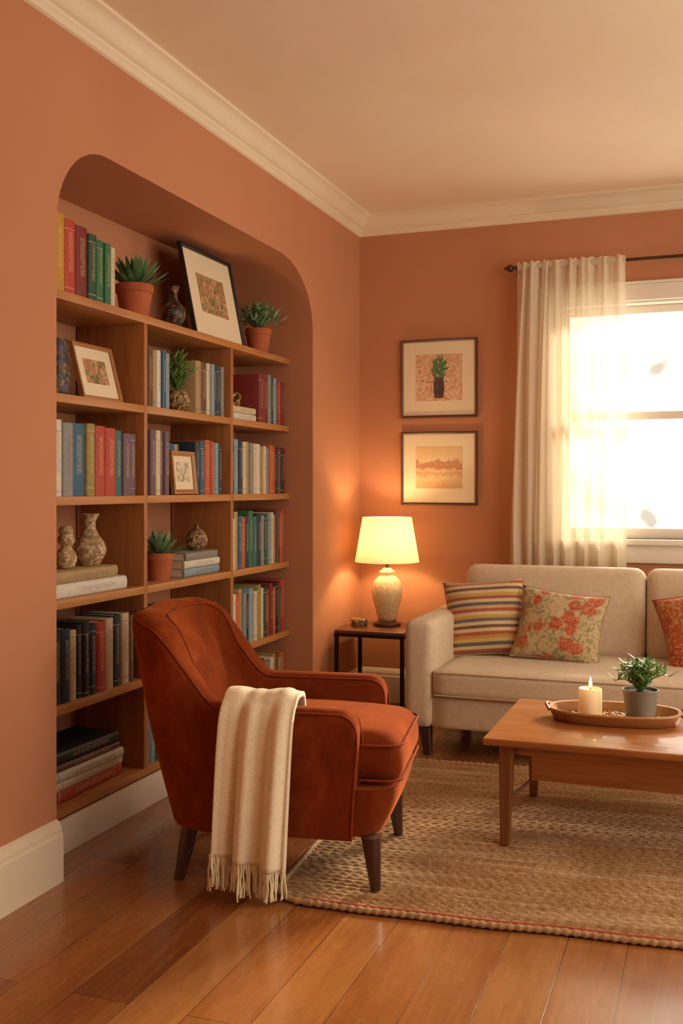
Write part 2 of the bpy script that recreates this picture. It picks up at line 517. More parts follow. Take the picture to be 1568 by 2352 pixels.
for a in ((-.02, WX0, 0, ZC), (WX1, XR + .1, 0, ZC), (WX0, WX1, 0, WZ0), (WX0, WX1, WZ1, ZC)):
    add_box(bm, a[0], a[1], YB, YB + .14, a[2], a[3])
fin(bm, 'wall_back', M_WALL, smooth=False, kind='structure')
# unseen right wall; wide opening added and sized to let in side light
bm = bmesh.new()
add_box(bm, XR, XR + .1, 4.5, YB, 0, ZC)
add_box(bm, XR, XR + .1, YF, 4.5, 0, .55)
add_box(bm, XR, XR + .1, YF, 1.1, .55, ZC)
fin(bm, 'wall_right', M_WALL, smooth=False, kind='structure')
box('wall_front', 0, XR + .1, YF - .1, YF, 0, ZC, M_WALL, 0, kind='structure')

def extrude_profile(name, prof, axis, a0, a1, mat, miter0=False, miter1=False):
    bm = bmesh.new()
    rings = []
    for a, mt, sg in ((a0, miter0, 1), (a1, miter1, -1)):
        ring = []
        for o, z in prof:
            aa = a + (sg * o if mt else 0)
            ring.append((o, aa, z) if axis == 'L' else (aa, YB - o, z))
        rings.append(ring)
    add_skin(bm, rings)
    return fin(bm, name, mat, sharp=25, kind='structure')
crown = [(0, ZC), (.090, ZC), (.090, ZC - .012), (.078, ZC - .018), (.066, ZC - .026), (.052, ZC - .043), (.040, ZC - .062), (.032, ZC - .069), (.024, ZC - .072),
         (.024, ZC - .084), (.015, ZC - .093), (.010, ZC - .102), (0, ZC - .107)]
extrude_profile('trim_1', crown, 'L', YF, YB, M_TRIM, False, True)
extrude_profile('trim_2', crown, 'B', 0, XR, M_TRIM, True, False)
bb = [(0, 0), (.026, 0), (.026, .145), (.02, .152), (.02, .165), (.013, .178), (.008, .185), (0, .19)]
extrude_profile('baseboard_left', bb, 'L', YF, NY0, M_TRIM)
extrude_profile('baseboard_corner', bb, 'L', NY1, YB, M_TRIM, False, True)
extrude_profile('baseboard_back', bb, 'B', 0, XR, M_TRIM, True, False)
box('baseboard_niche', -.128, -.108, NY0 + .002, NY1 - .002, 0, .113, M_WHITE, .003, kind='structure')

# window
w = empty('window_1', ((WX0 + WX1) / 2, YB, WZ0)); w["kind"] = "structure"
cx = (WX0 + WX1) / 2
def L(x): return x - cx
bm = bmesh.new()
add_box(bm, L(WX0 - .075), L(WX0), -.022, 0, -.02, WZ1 - WZ0, .004)
add_box(bm, L(WX1), L(WX1 + .075), -.022, 0, -.02, WZ1 - WZ0, .004)
add_box(bm, L(WX0 - .09), L(WX1 + .09), -.026, 0, WZ1 - WZ0, WZ1 - WZ0 + .085, .004)
add_box(bm, L(WX0 - .10), L(WX1 + .10), -.034, 0, WZ1 - WZ0 + .085, WZ1 - WZ0 + .1, .004)
add_box(bm, L(WX0), L(WX0 + .012), 0, .14, 0, WZ1 - WZ0, 0)
add_box(bm, L(WX1 - .012), L(WX1), 0, .14, 0, WZ1 - WZ0, 0)
add_box(bm, L(WX0), L(WX1), 0, .14, WZ1 - WZ0 - .012, WZ1 - WZ0, 0)
fin(bm, 'window_casing', M_WHITE, parent=w)
box('window_sill', L(WX0 - .11), L(WX1 + .11), -.055, .14, -.03, 0, M_WHITE, .006, parent=w)
box('window_apron', L(WX0 - .075), L(WX1 + .075), -.02, 0, -.125, -.03, M_WHITE, .004, parent=w)
hz = .65
for nm, y, z0, z1 in (('upper_sash', .075, hz - .02, WZ1 - WZ0 - .012), ('lower_sash', .045, 0, hz + .022)):
    bm = bmesh.new()
    x0, x1 = L(WX0 + .012), L(WX1 - .012)
    add_box(bm, x0, x0 + .05, y, y + .028, z0, z1, .004)
    add_box(bm, x1 - .05, x1, y, y + .028, z0, z1, .004)
    add_box(bm, x0 + .05, x1 - .05, y, y + .028, z0, z0 + (.055 if z0 == 0 else .042), .004)
    add_box(bm, x0 + .05, x1 - .05, y, y + .028, z1 - .042, z1, .004)
    fin(bm, nm, M_WHITE, parent=w)
    box('glass_pane', x0 + .05, x1 - .05, y + .012, y + .015, z0 + .04, z1 - .04, M_GLASS, 0, parent=w)

# ------------------------------------------------------------------ curtain and rod
rod = empty('curtain_rod', (.90, 5.485, 2.40), label='thin bronze curtain rod with ball finial above the window', cat='curtain rod')
bm = bmesh.new(); add_tube(bm, [(0, 0, 0), (2.0, 0, 0)], .009, 12)
fin(bm, 'pole', M_ROD, parent=rod)
for xx in (0, 2.0):
    bm = bmesh.new(); bmesh.ops.create_uvsphere(bm, u_segments=16, v_segments=10, radius=.02)
    s_ = -1 if xx == 0 else 1
    add_tube(bm, [(-s_ * .012, 0, 0), (s_ * .03, 0, 0)], .008, 10)
    fin(bm, 'finial', M_ROD, parent=rod, loc=(xx + s_ * .012, 0, 0))
for xx in (.02, 1.97):
    bm = bmesh.new(); add_tube(bm, [(0, 0, 0), (0, .094, 0)], .006, 8)
    add_box(bm, -.012, .012, .088, .094, -.03, .03, .003)
    fin(bm, 'bracket', M_ROD, parent=rod, loc=(xx, 0, 0))
bm = bmesh.new()
NXC, NZC = 200, 44
rows = []
for j in range(NZC + 1):
    tz = j / NZC
    z = 2.425 - tz * 2.30
    row_ = []
    for i in range(NXC + 1):
        s = i / NXC
        wl = .93 - .04 * min(1, tz * 1.6); wr = 1.486 + .016 * tz
        x = wl + (wr - wl) * s
        ph = 2 * pi * (8 * s ** .9 + .4 * math.sin(3 * s)) + .5 * math.sin(tz * 4 + s * 5)
        amp = (.018 + .015 * min(1, tz * 4)) * (1 - .3 * s)
        y = 5.473 + amp * math.sin(ph + .5 * math.sin(tz * 3)) + .007 * math.sin(ph * 2.3 + tz * 4)
        if z > 2.375:
            y = 5.485 + (y - 5.475) * .7 - .012
            z2 = z + .004 * math.sin(ph * 2)
        else: z2 = z
        x += .007 * math.sin(ph * .5 + tz * 5)
        row_.append(bm.verts.new((x, y, z2)))
    rows.append(row_)
for a, b in zip(rows[:-1], rows[1:]):
    for i in range(NXC):
        bm.faces.new((a[i], a[i + 1], b[i + 1], b[i]))
add_tube(bm, [(.93 + i * .02, 5.485, 2.40 + .002 * (i % 2)) for i in range(29)], .018, 10)
fin(bm, 'curtain', M_CURT, sharp=80, label='sheer cream linen curtain panel hanging in soft folds from the rod', cat='curtain')

# ------------------------------------------------------------------ bookcase
SX0, SX1 = -.43, -.127
SZ = [1.88, 1.535, 1.19, .843, .49, .145]
TH = .03
D1, D2 = 3.430, 4.177
bc = empty('bookcase', ((SX0 + SX1) / 2, (NY0 + NY1) / 2, 0), label='built-in walnut bookcase with open compartments in an arched niche', cat='bookcase')
bx, by = bc.location.x, bc.location.y
y0, y1 = NY0 + .002, NY1 - .002
def shelf(ya, yb, z):
    box('shelf', SX0 - bx, SX1 - bx, (ya - yb) / 2, (yb - ya) / 2, -TH, 0, M_SHELF, .002, parent=bc, loc=(0, (ya + yb) / 2 - by, z))
shelf(y0, y1, SZ[0]); shelf(y0, y1, SZ[5])
for z in SZ[1:5]:
    for a, b in ((y0, D1 - .0125), (D1 + .0125, D2 - .0125), (D2 + .0125, y1)):
        shelf(a, b, z)
for d in (D1, D2):
    box('upright', SX0 - bx, SX1 - bx, -.0125, .0125, SZ[5], SZ[0] - TH, M_DIV, .002, parent=bc, loc=(0, d - by, 0))

# ------------------------------------------------------------------ books
def book(w_, h, d, colr, label, group):
    bm = bmesh.new()
    b = .0028; k = min(.008, w_ * .2)
    pts = [(-d, -w_ / 2), (-k, -w_ / 2)]
    for i in range(1, 6):
        a = -pi / 2 + pi * i / 6
        pts.append((-k + k * math.cos(a), w_ / 2 * math.sin(a)))
    pts += [(-k, w_ / 2), (-d, w_ / 2), (-d, w_ / 2 - b), (-k - .002, w_ / 2 - b), (-k - .002, -w_ / 2 + b), (-d, -w_ / 2 + b)]
    lo = [bm.verts.new((x, y, 0)) for x, y in pts]; hi = [bm.verts.new((x, y, h)) for x, y in pts]
    n = len(pts)
    for i in range(n):
        bm.faces.new((lo[i], lo[(i + 1) % n], hi[(i + 1) % n], hi[i]))
    bm.faces.new(lo[::-1]); bm.faces.new(hi)
    o = fin(bm, 'book', BM[colr], sharp=50, label=label, cat='book', group=group)
    bm = bmesh.new(); add_box(bm, -d + .004, -k - .0025, -w_ / 2 + b, w_ / 2 - b, .003, h - .004)
    fin(bm, 'pages', M_PAGE, smooth=False, parent=o)
    return o

def row(y, z, items, group, xf=-.136, gap=.0012, d=None, desc='standing upright on the wooden shelf'):
    for it in items:
        w_, h, c_ = it[:3]
        dd = d or R.uniform(.16, .2)
        o = book(w_, h, dd, c_, '%s hardcover book %s' % (BN[c_], desc), group)
        o.location = (xf - R.uniform(0, .010), y + w_ / 2, z + .0002)
        y += w_ + gap
    return y

def lying(y, z, items, group, xf=-.15, desc='lying flat in a short stack'):
    for (w_, ln, c_, off) in items:
        o = book(w_, ln, .2, c_, '%s hardcover book %s' % (BN[c_], desc), group)
        o.rotation_euler = (-pi / 2, 0, R.uniform(-.03, .03))
        o.location = (xf + R.uniform(-.008, .004), y + off, z + w_ / 2 + .0003)
        z += w_ + .0006
    return z

row(2.88, SZ[0], [(.058, .262, 'yellow'), (.065, .255, 'red'), (.069, .248, 'dred'), (.05, .235, 'dgreen'), (.045, .225, 'green'), (.037, .222, 'green'), (.027, .215, 'cream')], 'books on the top shelf')
row(2.868, SZ[2], [(.052, .258, 'white'), (.059, .25, 'grey'), (.078, .252, 'blue'), (.05, .255, 'olive'), (.064, .25, 'red'), (.068, .246, 'red'), (.05, .24, 'teal'), (.049, .232, 'purple'), (.046, .232, 'purple')], 'books on the middle shelf')
row(2.865, SZ[4], [(.058, .25, 'black'), (.045, .25, 'dblue'), (.037, .24, 'cream'), (.03, .255, 'black'), (.038, .26, 'black'), (.038, .245, 'dblue'), (.062, .25, 'red'), (.053, .255, 'cream'), (.05, .26, 'dblue'), (.05, .262, 'cream'), (.034, .25, 'brown')], 'books on the lower shelf')
lying(2.89, SZ[3], [(.048, .44, 'white', 0), (.042, .40, 'tan', 0)], 'stacked books under the vases')
lying(2.88, SZ[5], [(.048, .44, 'red', .01), (.030, .43, 'cream', .0), (.034, .41, 'white', .0), (.022, .40, 'brown', .0), (.040, .39, 'black', .0)], 'stacked books on the bottom shelf')
# middle column
row(3.485, SZ[1], [(.03, .235, 'brown'), (.03, .225, 'tan'), (.034, .228, 'white'), (.03, .232, 'blue'), (.034, .225, 'lblue')], 'books beside the round planter')
row(3.87, SZ[1], [(.05, .225, 'tan'), (.048, .225, 'brown'), (.034, .225, 'cream'), (.03, .225, 'lblue'), (.03, .225, 'dblue'), (.03, .225, 'dblue'), (.026, .222, 'grey')], 'books beside the round planter')
row(3.49, SZ[2], [(.04, .255, 'purple'), (.034, .255, 'cream'), (.032, .255, 'purple'), (.034, .252, 'purple')], 'books beside the small frame')
row(3.70, SZ[2], [(.045, .21, 'dblue'), (.045, .215, 'blue'), (.04, .212, 'tan')], 'books behind the small frame', xf=-.20, d=.18, desc='standing behind a small picture frame')
row(3.865, SZ[2], [(.04, .225, 'dblue'), (.035, .228, 'blue'), (.045, .235, 'orange'), (.03, .232, 'red'), (.03, .228, 'grey'), (.028, .226, 'lblue'), (.03, .22, 'dblue')], 'books beside the small frame')
lying(3.79, SZ[3], [(.036, .33, 'lblue', .0), (.032, .32, 'white', .0), (.032, .3, 'grey', .01)], 'stacked books under the round vase')
row(3.50, SZ[4], [(.04, .22, 'dblue'), (.04, .23, 'tan'), (.035, .22, 'grey'), (.04, .23, 'teal'), (.04, .225, 'brown'), (.035, .21, 'cream'), (.04, .23, 'dblue'), (.04, .24, 'teal'), (.035, .235, 'dblue'), (.035, .23, 'black'), (.035, .24, 'teal')], 'books behind the armchair')
row(3.46, SZ[5], [(.035, .25, 'grey'), (.035, .26, 'lblue'), (.04, .25, 'blue'), (.035, .25, 'tan'), (.035, .24, 'grey'), (.04, .25, 'cream'), (.04, .24, 'brown')], 'books on the bottom shelf')
# far column
lying(4.235, SZ[1], [(.034, .27, 'white', 0), (.03, .25, 'cream', .01)], 'stacked books under the knot ornament', xf=-.15)
row(4.51, SZ[1], [(.05, .235, 'dred'), (.05, .235, 'dred'), (.034, .24, 'grey'), (.03, .232, 'dgreen'), (.034, .23, 'lblue'), (.03, .225, 'brown'), (.034, .222, 'red'), (.03, .22, 'dred')], 'books on the upper shelf near the niche end')
def autorow(z, seedcols, hb, grp):
    y = 4.205; i = 0
    its = []
    while True:
        w_ = R.uniform(.028, .045)
        if y + w_ > 4.838: break
        its.append((w_, hb + R.uniform(-.022, .02), seedcols[i % len(seedcols)])); y += w_ + .0012; i += 1
    row(4.205, z, its, grp)
autorow(SZ[2], ['blue', 'lblue', 'dblue', 'cream', 'tan', 'grey', 'cream', 'white', 'tan', 'cream', 'grey', 'orange', 'red', 'dblue', 'brown', 'black', 'dred'], .235, 'books on the middle shelf near the niche end')
autorow(SZ[3], ['cream', 'tan', 'blue', 'orange', 'dblue', 'green', 'teal', 'dblue', 'grey', 'dgreen', 'lblue', 'cream', 'tan', 'brown', 'orange', 'red', 'dred'], .25, 'books on the lower middle shelf near the niche end')
autorow(SZ[4], ['white', 'orange', 'tan', 'grey', 'dblue', 'lblue', 'cream', 'olive', 'cream', 'dgreen', 'red', 'dred', 'orange', 'black', 'brown', 'red'], .245, 'books on the lower shelf near the niche end')
autorow(SZ[5], ['tan', 'grey', 'cream', 'olive', 'brown', 'tan', 'orange', 'black', 'brown', 'dred'], .235, 'books on the bottom shelf near the niche end')

# ------------------------------------------------------------------ plants, vases
def add_leaf(bm, base, az, el, Ln, W, T, curl=0, mi=0, N=7):
    p = Vector(base); rings = []
    side = Vector((-math.sin(az), math.cos(az), 0))
    for i in range(N + 1):
        t = i / N
        e = el + curl * t
        d = Vector((math.cos(az) * math.cos(e), math.sin(az) * math.cos(e), math.sin(e)))
        nrm = side.cross(d)
        w_ = W * (.5 + 1.5 * t) * (1 - t) ** .75 + .0003
        th = T * (1 - t) ** .6 + .0002
        rings.append([tuple(p + side * w_ / 2), tuple(p + nrm * th * .25), tuple(p - side * w_ / 2), tuple(p - nrm * th * .75)])
        p = p + d * (Ln / N)
    add_skin(bm, rings, mi=mi)

def pot(root, r, h, mat, rim=True):
    bm = bmesh.new()
    if rim:
        prof = [(0, 0), (r * .68, 0), (r * .72, .004), (r * .92, h * .74), (r * .93, h * .76), (r, h * .77), (r * 1.0, h - .003), (r * .985, h), (r * .9, h), (r * .88, h * .9), (r * .5, h * .88), (0, h * .88)]
    else:
        prof = [(0, 0), (r * .72, 0), (r * .76, .004), (r * .98, h - .004), (r, h), (r * .93, h), (r * .9, h * .88), (r * .4, h * .87), (0, h * .87)]
    add_lathe(bm, prof)
    fin(bm, 'pot', mat, parent=root)
    bm = bmesh.new()
    add_lathe(bm, [(0, 0), (r * .87, 0), (r * .87, .003), (r * .5, .006), (0, .007)], 24)
    fin(bm, 'soil', M_SOIL, parent=root, loc=(0, 0, h * .885))

def agave(root, z, n, Ln, W, mat, seed=0):
    rr = random.Random(seed)
    bm = bmesh.new()
    for i in range(n):
        t = i / n
        az = i * 2.39996 + rr.uniform(-.1, .1)
        el = .15 + 1.15 * t + rr.uniform(-.08, .08)
        add_leaf(bm, (math.cos(az) * .012 * (1 - t), math.sin(az) * .012 * (1 - t), z + .008 * t), az, el, Ln * (1 - .18 * t) * rr.uniform(.9, 1.08), W * (1 - .15 * t), W * .3, .02 + .3 * (1 - t))
    fin(bm, 'foliage', mat, parent=root, sharp=60)

def bushy(root, z, n, H, spread, lw, mat, seed=0, droop=0):
    rr = random.Random(seed)
    bm = bmesh.new()
    for i in range(n):
        az = i * 2.39996; t = (i + .5) / n
        out = spread * math.sqrt(t) * rr.uniform(.85, 1.1)
        hh = H * (1 - .55 * t) * rr.uniform(.85, 1.1)
        pts = []
        for k in range(7):
            s = k / 6
            pts.append(Vector((math.cos(az) * (out * s ** 1.3 + .006), math.sin(az) * (out * s ** 1.3 + .006), z + hh * math.sin(s * pi / 2 * (1 + droop * t)))))
        add_tube(bm, pts, .0014, 5)
        for k in range(2, 14):
            s = k / 13
            ii = min(5, int(s * 6)); q = pts[ii].lerp(pts[ii + 1], s * 6 - ii)
            add_leaf(bm, q, az + k * 2.4, rr.uniform(.1, .9), lw * rr.uniform(.8, 1.25), lw * .38, lw * .12, .2, N=4)
    fin(bm, 'foliage', mat, parent=root, sharp=60)

def plant(x, y, z, r, h, potm, label, rim=True):
    e = empty('potted_plant', (x, y, z), label=label, cat='potted plant')
    pot(e, r, h, potm, rim)
    return e
p = plant(-.212, 3.487, SZ[0], .074, .132, M_TERRA, 'spiky green succulent in a terracotta pot on top of the bookcase')
agave(p, .118, 48, .15, .032, M_LEAF, 1)
p = plant(-.205, 4.63, SZ[0], .066, .125, M_TERRA, 'spreading pale green succulent in a small terracotta pot')
bushy(p, .112, 26, .12, .135, .042, M_LEAF3, 2, .5)
p = plant(-.205, 3.665, SZ[3], .06, .112, M_TERRA, 'small rosette succulent in a terracotta pot on the shelf')
agave(p, .10, 44, .122, .027, M_LEAF3, 3)

def vase(name, prof, mat, loc, label, seg=40, cat='vase'):
    bm = bmesh.new()
    n = len(prof); out = []
    for i in range(n - 1):
        p0, p1, p2, p3 = prof[max(0, i - 1)], prof[i], prof[i + 1], prof[min(n - 1, i + 2)]
        for k in range(5):
            t = k / 5
            def cr(a, b, c, d): return .5 * (2 * b + (c - a) * t + (2 * a - 5 * b + 4 * c - d) * t * t + (3 * b - a - 3 * c + d) * t ** 3)
            out.append((max(.0005, cr(p0[0], p1[0], p2[0], p3[0])), cr(p0[1], p1[1], p2[1], p3[1])))
    out.append(prof[-1])
    top = out[-1]
    out = [(0, 0)] + out + [(top[0] * .82, top[1]), (top[0] * .72, top[1] - .01), (top[0] * .6, top[1] - .03), (0, top[1] - .032)]
    add_lathe(bm, out, seg)
    return fin(bm, name, mat, loc=loc, label=label, cat=cat)
vase('vase', [(.022, 0), (.03, .012), (.05, .05), (.047, .085), (.026, .11), (.017, .135), (.019, .16), (.027, .178)], M_MOS_D, (-.195, 3.765, SZ[0]), 'dark brown patterned ceramic vase with a narrow neck')
zs = SZ[3] + .0915
vase('vase', [(.03, 0), (.04, .01), (.06, .05), (.055, .08), (.032, .115), (.022, .14), (.024, .165), (.036, .19)], M_MOS_L, (-.235, 3.215, zs), 'cream carved ceramic vase with flared neck on stacked books')
vase('vase', [(.02, 0), (.03, .008), (.038, .035), (.030, .062), (.016, .078), (.026, .09), (.03, .105), (.022, .12), (.026, .135), (.016, .15)], M_MOS_L, (-.225, 3.055, zs), 'small cream gourd-shaped carved ornament vase on stacked books')
vase('vase', [(.022, 0), (.034, .006), (.047, .026), (.049, .048), (.042, .072), (.024, .090), (.011, .098), (.010, .108), (.016, .116)], M_MOS_G, (-.225, 4.02, SZ[3] + .1018), 'small round gold carved vase on stacked books')
vase('vase', [(.04, 0), (.05, .02), (.05, .1), (.046, .17), (.044, .2)], M_MOS_D, (-.23, 3.00, SZ[1]), 'dark woven-pattern cylindrical vase on the shelf')
e = empty('potted_plant', (-.185, 3.78, SZ[1]), label='leafy green plant in a small round carved planter on the shelf', cat='potted plant')
bm = bmesh.new()
add_lathe(bm, [(0, 0), (.022, 0), (.034, .008), (.050, .032), (.052, .05), (.044, .075), (.030, .09), (.026, .09), (.024, .08), (0, .079)])
fin(bm, 'planter', M_MOS_G, parent=e)
bushy(e, .08, 24, .165, .075, .03, M_LEAF2, 5)
bm = bmesh.new()
pts = []
for i in range(161):
    t = i / 160 * 2 * pi
    r_ = .026 + .0085 * math.cos(5 * t)
    pts.append((r_ * math.cos(3 * t) * 1.15, r_ * math.sin(3 * t) * 1.15, .036 + .024 * math.sin(5 * t)))
add_tube(bm, pts, .0085, 8)
mn = min(v.co.z for v in bm.verts)
for v_ in bm.verts: v_.co.z -= mn
fin(bm, 'knot_ornament', M_MOS_G, loc=(-.2, 4.315, SZ[1] + .0655), label='golden knotted rope ornament on two stacked books', cat='ornament')

# ------------------------------------------------------------------ pictures
def picture(w_, h, bar, matb, frm, art, loc, rot, label, strut=False, drawing=False, depth=.018):
    e = empty('picture_frame', loc, rot, label=label, cat='picture frame')
    bm = bmesh.new()
    def bar_ring(u0, v0, u1, v1):
        return [(u0, v0), (u1, v0), (u1, v1), (u0, v1)]
    o = bar_ring(-w_ / 2, 0, w_ / 2, h); i_ = bar_ring(-w_ / 2 + bar, bar, w_ / 2 - bar, h - bar)
    mid = bar_ring(-w_ / 2 + bar * .5, bar * .5, w_ / 2 - bar * .5, h - bar * .5)
    rings = [[(x, 0, z) for x, z in o], [(x, -depth, z) for x, z in bar_ring(-w_ / 2 + .001, .001, w_ / 2 - .001, h - .001)], [(x, -depth - .002, z) for x, z in mid],
             [(x, -depth + .004, z) for x, z in i_], [(x, 0, z) for x, z in i_]]
    vr = [[bm.verts.new(p) for p in r] for r in rings]
    for a in range(5):
        A, B = vr[a], vr[(a + 1) % 5]
        for k in range(4):
            bm.faces.new((A[k], A[(k + 1) % 4], B[(k + 1) % 4], B[k]))
    fin(bm, 'frame', frm, parent=e, sharp=20)
    box('mat_board', -w_ / 2 + bar * .8, w_ / 2 - bar * .8, -.008, -.003, bar * .8, h - bar * .8, M_MATB, 0, parent=e)
    pw, ph = (w_ - 2 * bar - 2 * matb) / 2, (h - 2 * bar - 2 * matb * 1.05) / 2
    bm = bmesh.new()
    add_box(bm, -pw, pw, -.0095, -.008, -ph, ph)
    if drawing:
        prof = [(-.115, .018), (-.11, .026), (-.07, .031), (-.03, .030), (-.01, .024), (-.004, .028), (.002, .028)]
        vs = [bm.verts.new((r_, -.0103, z)) for z, r_ in prof] + [bm.verts.new((-r_, -.0103, z)) for z, r_ in reversed(prof)]
        f = bm.faces.new(vs); f.material_index = 1
        rr = random.Random(3)
        for k in range(44):
            a = pi / 2 + (k % 17 - 8) * .15 + rr.uniform(-.08, .08)
            b_ = Vector((rr.uniform(-.015, .015), 0, .0 + (k % 5) * .017)); Ln = rr.uniform(.035, .06) + (.01 if abs(k % 17 - 8) < 3 else 0)
            d = Vector((math.cos(a), 0, math.sin(a))); nn = Vector((-d.z, 0, d.x))
            q = [b_, b_ + d * Ln * .5 + nn * .0065, b_ + d * Ln, b_ + d * Ln * .5 - nn * .0065]
            f = bm.faces.new([bm.verts.new((p.x, -.0105 - k * .00001, p.z)) for p in q]); f.material_index = 2
        add_box(bm, -.075, .05, -.0102, -.0096, -.025, -.022, mi=1)
    fin(bm, 'art_print', [art, M_INK, M_INKG], smooth=False, parent=e, loc=(0, 0, h / 2 + .004))
    box('backing', -w_ / 2 + .004, w_ / 2 - .004, -.003, 0, .004, h - .004, M_FRAMEK, 0, parent=e)
    if strut:
        bm = bmesh.new()
        a = -rot[0]
        zt = h * .6
        yg = .085
        zg = yg * math.sin(a) / math.cos(a)
        add_skin(bm, [[(-.02, .0005, zt), (.02, .0005, zt), (.02, .004, zt), (-.02, .004, zt)],
                      [(-.02, yg - .004, zg + .003), (.02, yg - .004, zg + .003), (.02, yg, zg + .003), (-.02, yg, zg + .003)]])
        fin(bm, 'easel_strut', M_FRAMEK, smooth=False, parent=e)
    return e
picture(.44, .44, .014, .073, M_FRAMEW, M_ART1, (.472, YB - .001, 1.612), (0, 0, 0), 'square brown-framed botanical print of a potted plant hung on the wall', drawing=True)
picture(.44, .412, .014, .072, M_FRAMEW, M_ART2, (.472, YB - .001, 1.122), (0, 0, 0), 'brown-framed landscape print hung below the botanical print')
picture(.50, .425, .018, .10, M_FRAMEK, M_ART3, (-.205, 4.205, SZ[0] + .001), (-.20, 0, pi / 2), 'large black-framed matted botanical print leaning on top of the bookcase', strut=True)
picture(.26, .215, .014, .045, M_FRAMEO, M_ART3, (-.2, 3.235, SZ[1] + .001), (-.26, 0, pi / 2), 'small oak-framed floral print leaning on the shelf', strut=True)
picture(.20, .18, .02, .028, M_FRAMEO, M_ART4, (-.150, 3.765, SZ[2] + .001), (-.10, 0, pi / 2), 'small light oak framed sketch standing in front of the books')

# ------------------------------------------------------------------ rug
RL, RW = 2.40, 1.62
ca, cb = .038, .0265
nx, ny = int(RL / (ca / 5)), int(RW / (cb / 5))
CR = .12
def wb(x, y): return .004 * math.sin(x * 7 + 1) + .003 * math.sin(x * 17)
def leftlim(y):
    return CR - math.sqrt(max(0, CR * CR - (CR - y) ** 2)) if y < CR else 0
verts = []; faces = []
rr = random.Random(21)
rowph = [rr.random() for _ in range(int(RW / cb) + 3)]
for j in range(ny + 1):
    y = RW * j / ny
    x0 = leftlim(y)
    for i in range(nx + 1):
        x = x0 + (RL - x0) * i / nx
        ph = rowph[int(y / cb)]
        fy = (y / cb) % 1.0
        h = abs(math.sin(pi * fy)) ** .5 * (.45 + .55 * abs(math.sin(pi * (x / ca + ph + (fy - .5) * .6))) ** .6)
        verts.append((x, y + wb(x, y) * (1 - y / RW), .003 + .0125 * h))
for j in range(ny):
    for i in range(nx):
        a = j * (nx + 1) + i
        faces.append((a, a + 1, a + nx + 2, a + nx + 1))
me = bpy.data.meshes.new('field'); me.from_pydata(verts, [], faces); me.materials.append(M_RUG)
me.polygons.foreach_set('use_smooth', [True] * len(me.polygons))
rug = empty('rug', (.69, 2.75, 0), (0, 0, math.radians(4.5)), label='large woven tan jute rug with thin red border stripe', cat='rug')
fo = bpy.data.objects.new('woven_field', me); COL.objects.link(fo); setup(fo, rug)
per = []
for i in range(300):
    x = CR + (RL - CR) * i / 300; per.append((x, wb(x, 0)))
for i in range(200): per.append((RL, RW * i / 200))
for i in range(300): per.append((RL * (1 - i / 300), RW))
for i in range(180): per.append((0, RW + (CR - RW) * i / 180))
for i in range(21):
    a = pi + (pi / 2) * i / 20
    per.append((CR + CR * math.cos(a), CR + CR * math.sin(a) + wb(CR, 0) * i / 20))
N = len(per)
bm = bmesh.new(); rings = []
for i, (x, y) in enumerate(per):
    r_ = .0090 + .0024 * math.sin(i * 1.9)
    a_, b_ = per[(i - 1) % N], per[(i + 1) % N]
    t = Vector((b_[0] - a_[0], b_[1] - a_[1], 0))
    t = t.normalized() if t.length > 0 else Vector((1, 0, 0))
    nn = Vector((t.y, -t.x, 0))
    rings.append([(x + nn.x * r_ * math.cos(k * pi / 4), y + nn.y * r_ * math.cos(k * pi / 4), .0116 + r_ * math.sin(k * pi / 4)) for k in range(8)])
add_skin(bm, rings)
fin(bm, 'braided_edge', M_RUGEDGE, parent=rug, sharp=80)
bm = bmesh.new()
add_tube(bm, [(CR + (RL - CR) * i / 300, wb(CR + (RL - CR) * i / 300, 0) + .022, .0130) for i in range(301)], .0052, 6)
fin(bm, 'border_stripe', M_RUGRED, parent=rug)

# ------------------------------------------------------------------ armchair
CH_LOC = (.655, 3.123, 0); CH_ROT = (0, 0, math.radians(9))
ch = empty('armchair', CH_LOC, CH_ROT, label='rust velvet armchair with curved back, piped arms and tapered legs', cat='armchair')
def itp(z, pts):
    if z <= pts[0][0]: return pts[0][1]
    for (a, b), (c, d) in zip(pts[:-1], pts[1:]):
        if z <= c: return b + (d - b) * (z - a) / (c - a)
    return pts[-1][1]
def sm(t): t = max(0, min(1, t)); return t * t * (3 - 2 * t)
ZL, ZA, ZT = .17, .562, .80
params = []
at = [0, .006, .018, .035, .06, .09, .13, .18, .25, .33, .42, .5, .56, .60, .64, .67, .70, .73, .76, .79, .82, .85, .88, .91, .94, .97]
for t in at: params.append(('a', t))
for i in range(22): params.append(('c', i / 22))
for i in range(15): params.append(('b', i / 14))
for i in range(21, -1, -1): params.append(('d', i / 22))
for t in reversed(at): params.append(('e', t))
def plan(prm, z):
    k, t = prm
    xb = itp(z, [(ZL, -.395), (.5, -.465), (.86, -.545)]); hw = itp(z, [(ZL, .298), (.5, .328), (.62, .332), (.86, .352)])
    xf = itp(z, [(ZL, .205), (.45, .228), (.56, .228)]); r = itp(z, [(ZL, .17), (.86, .205)])
    s = -1 if k in 'acb' else 1
    if k in 'ae':
        return Vector((xf + (xb + r - xf) * t, s * hw)), Vector((0, -s))
    if k in 'cd':
        a = t * pi / 2
        n = Vector((math.sin(a), -s * math.cos(a)))
        return Vector((xb + r - r * math.sin(a), s * (hw - r) + s * r * math.cos(a))), n
    y = -(hw - r) + 2 * (hw - r) * t
    return Vector((xb, y)), Vector((1, 0))
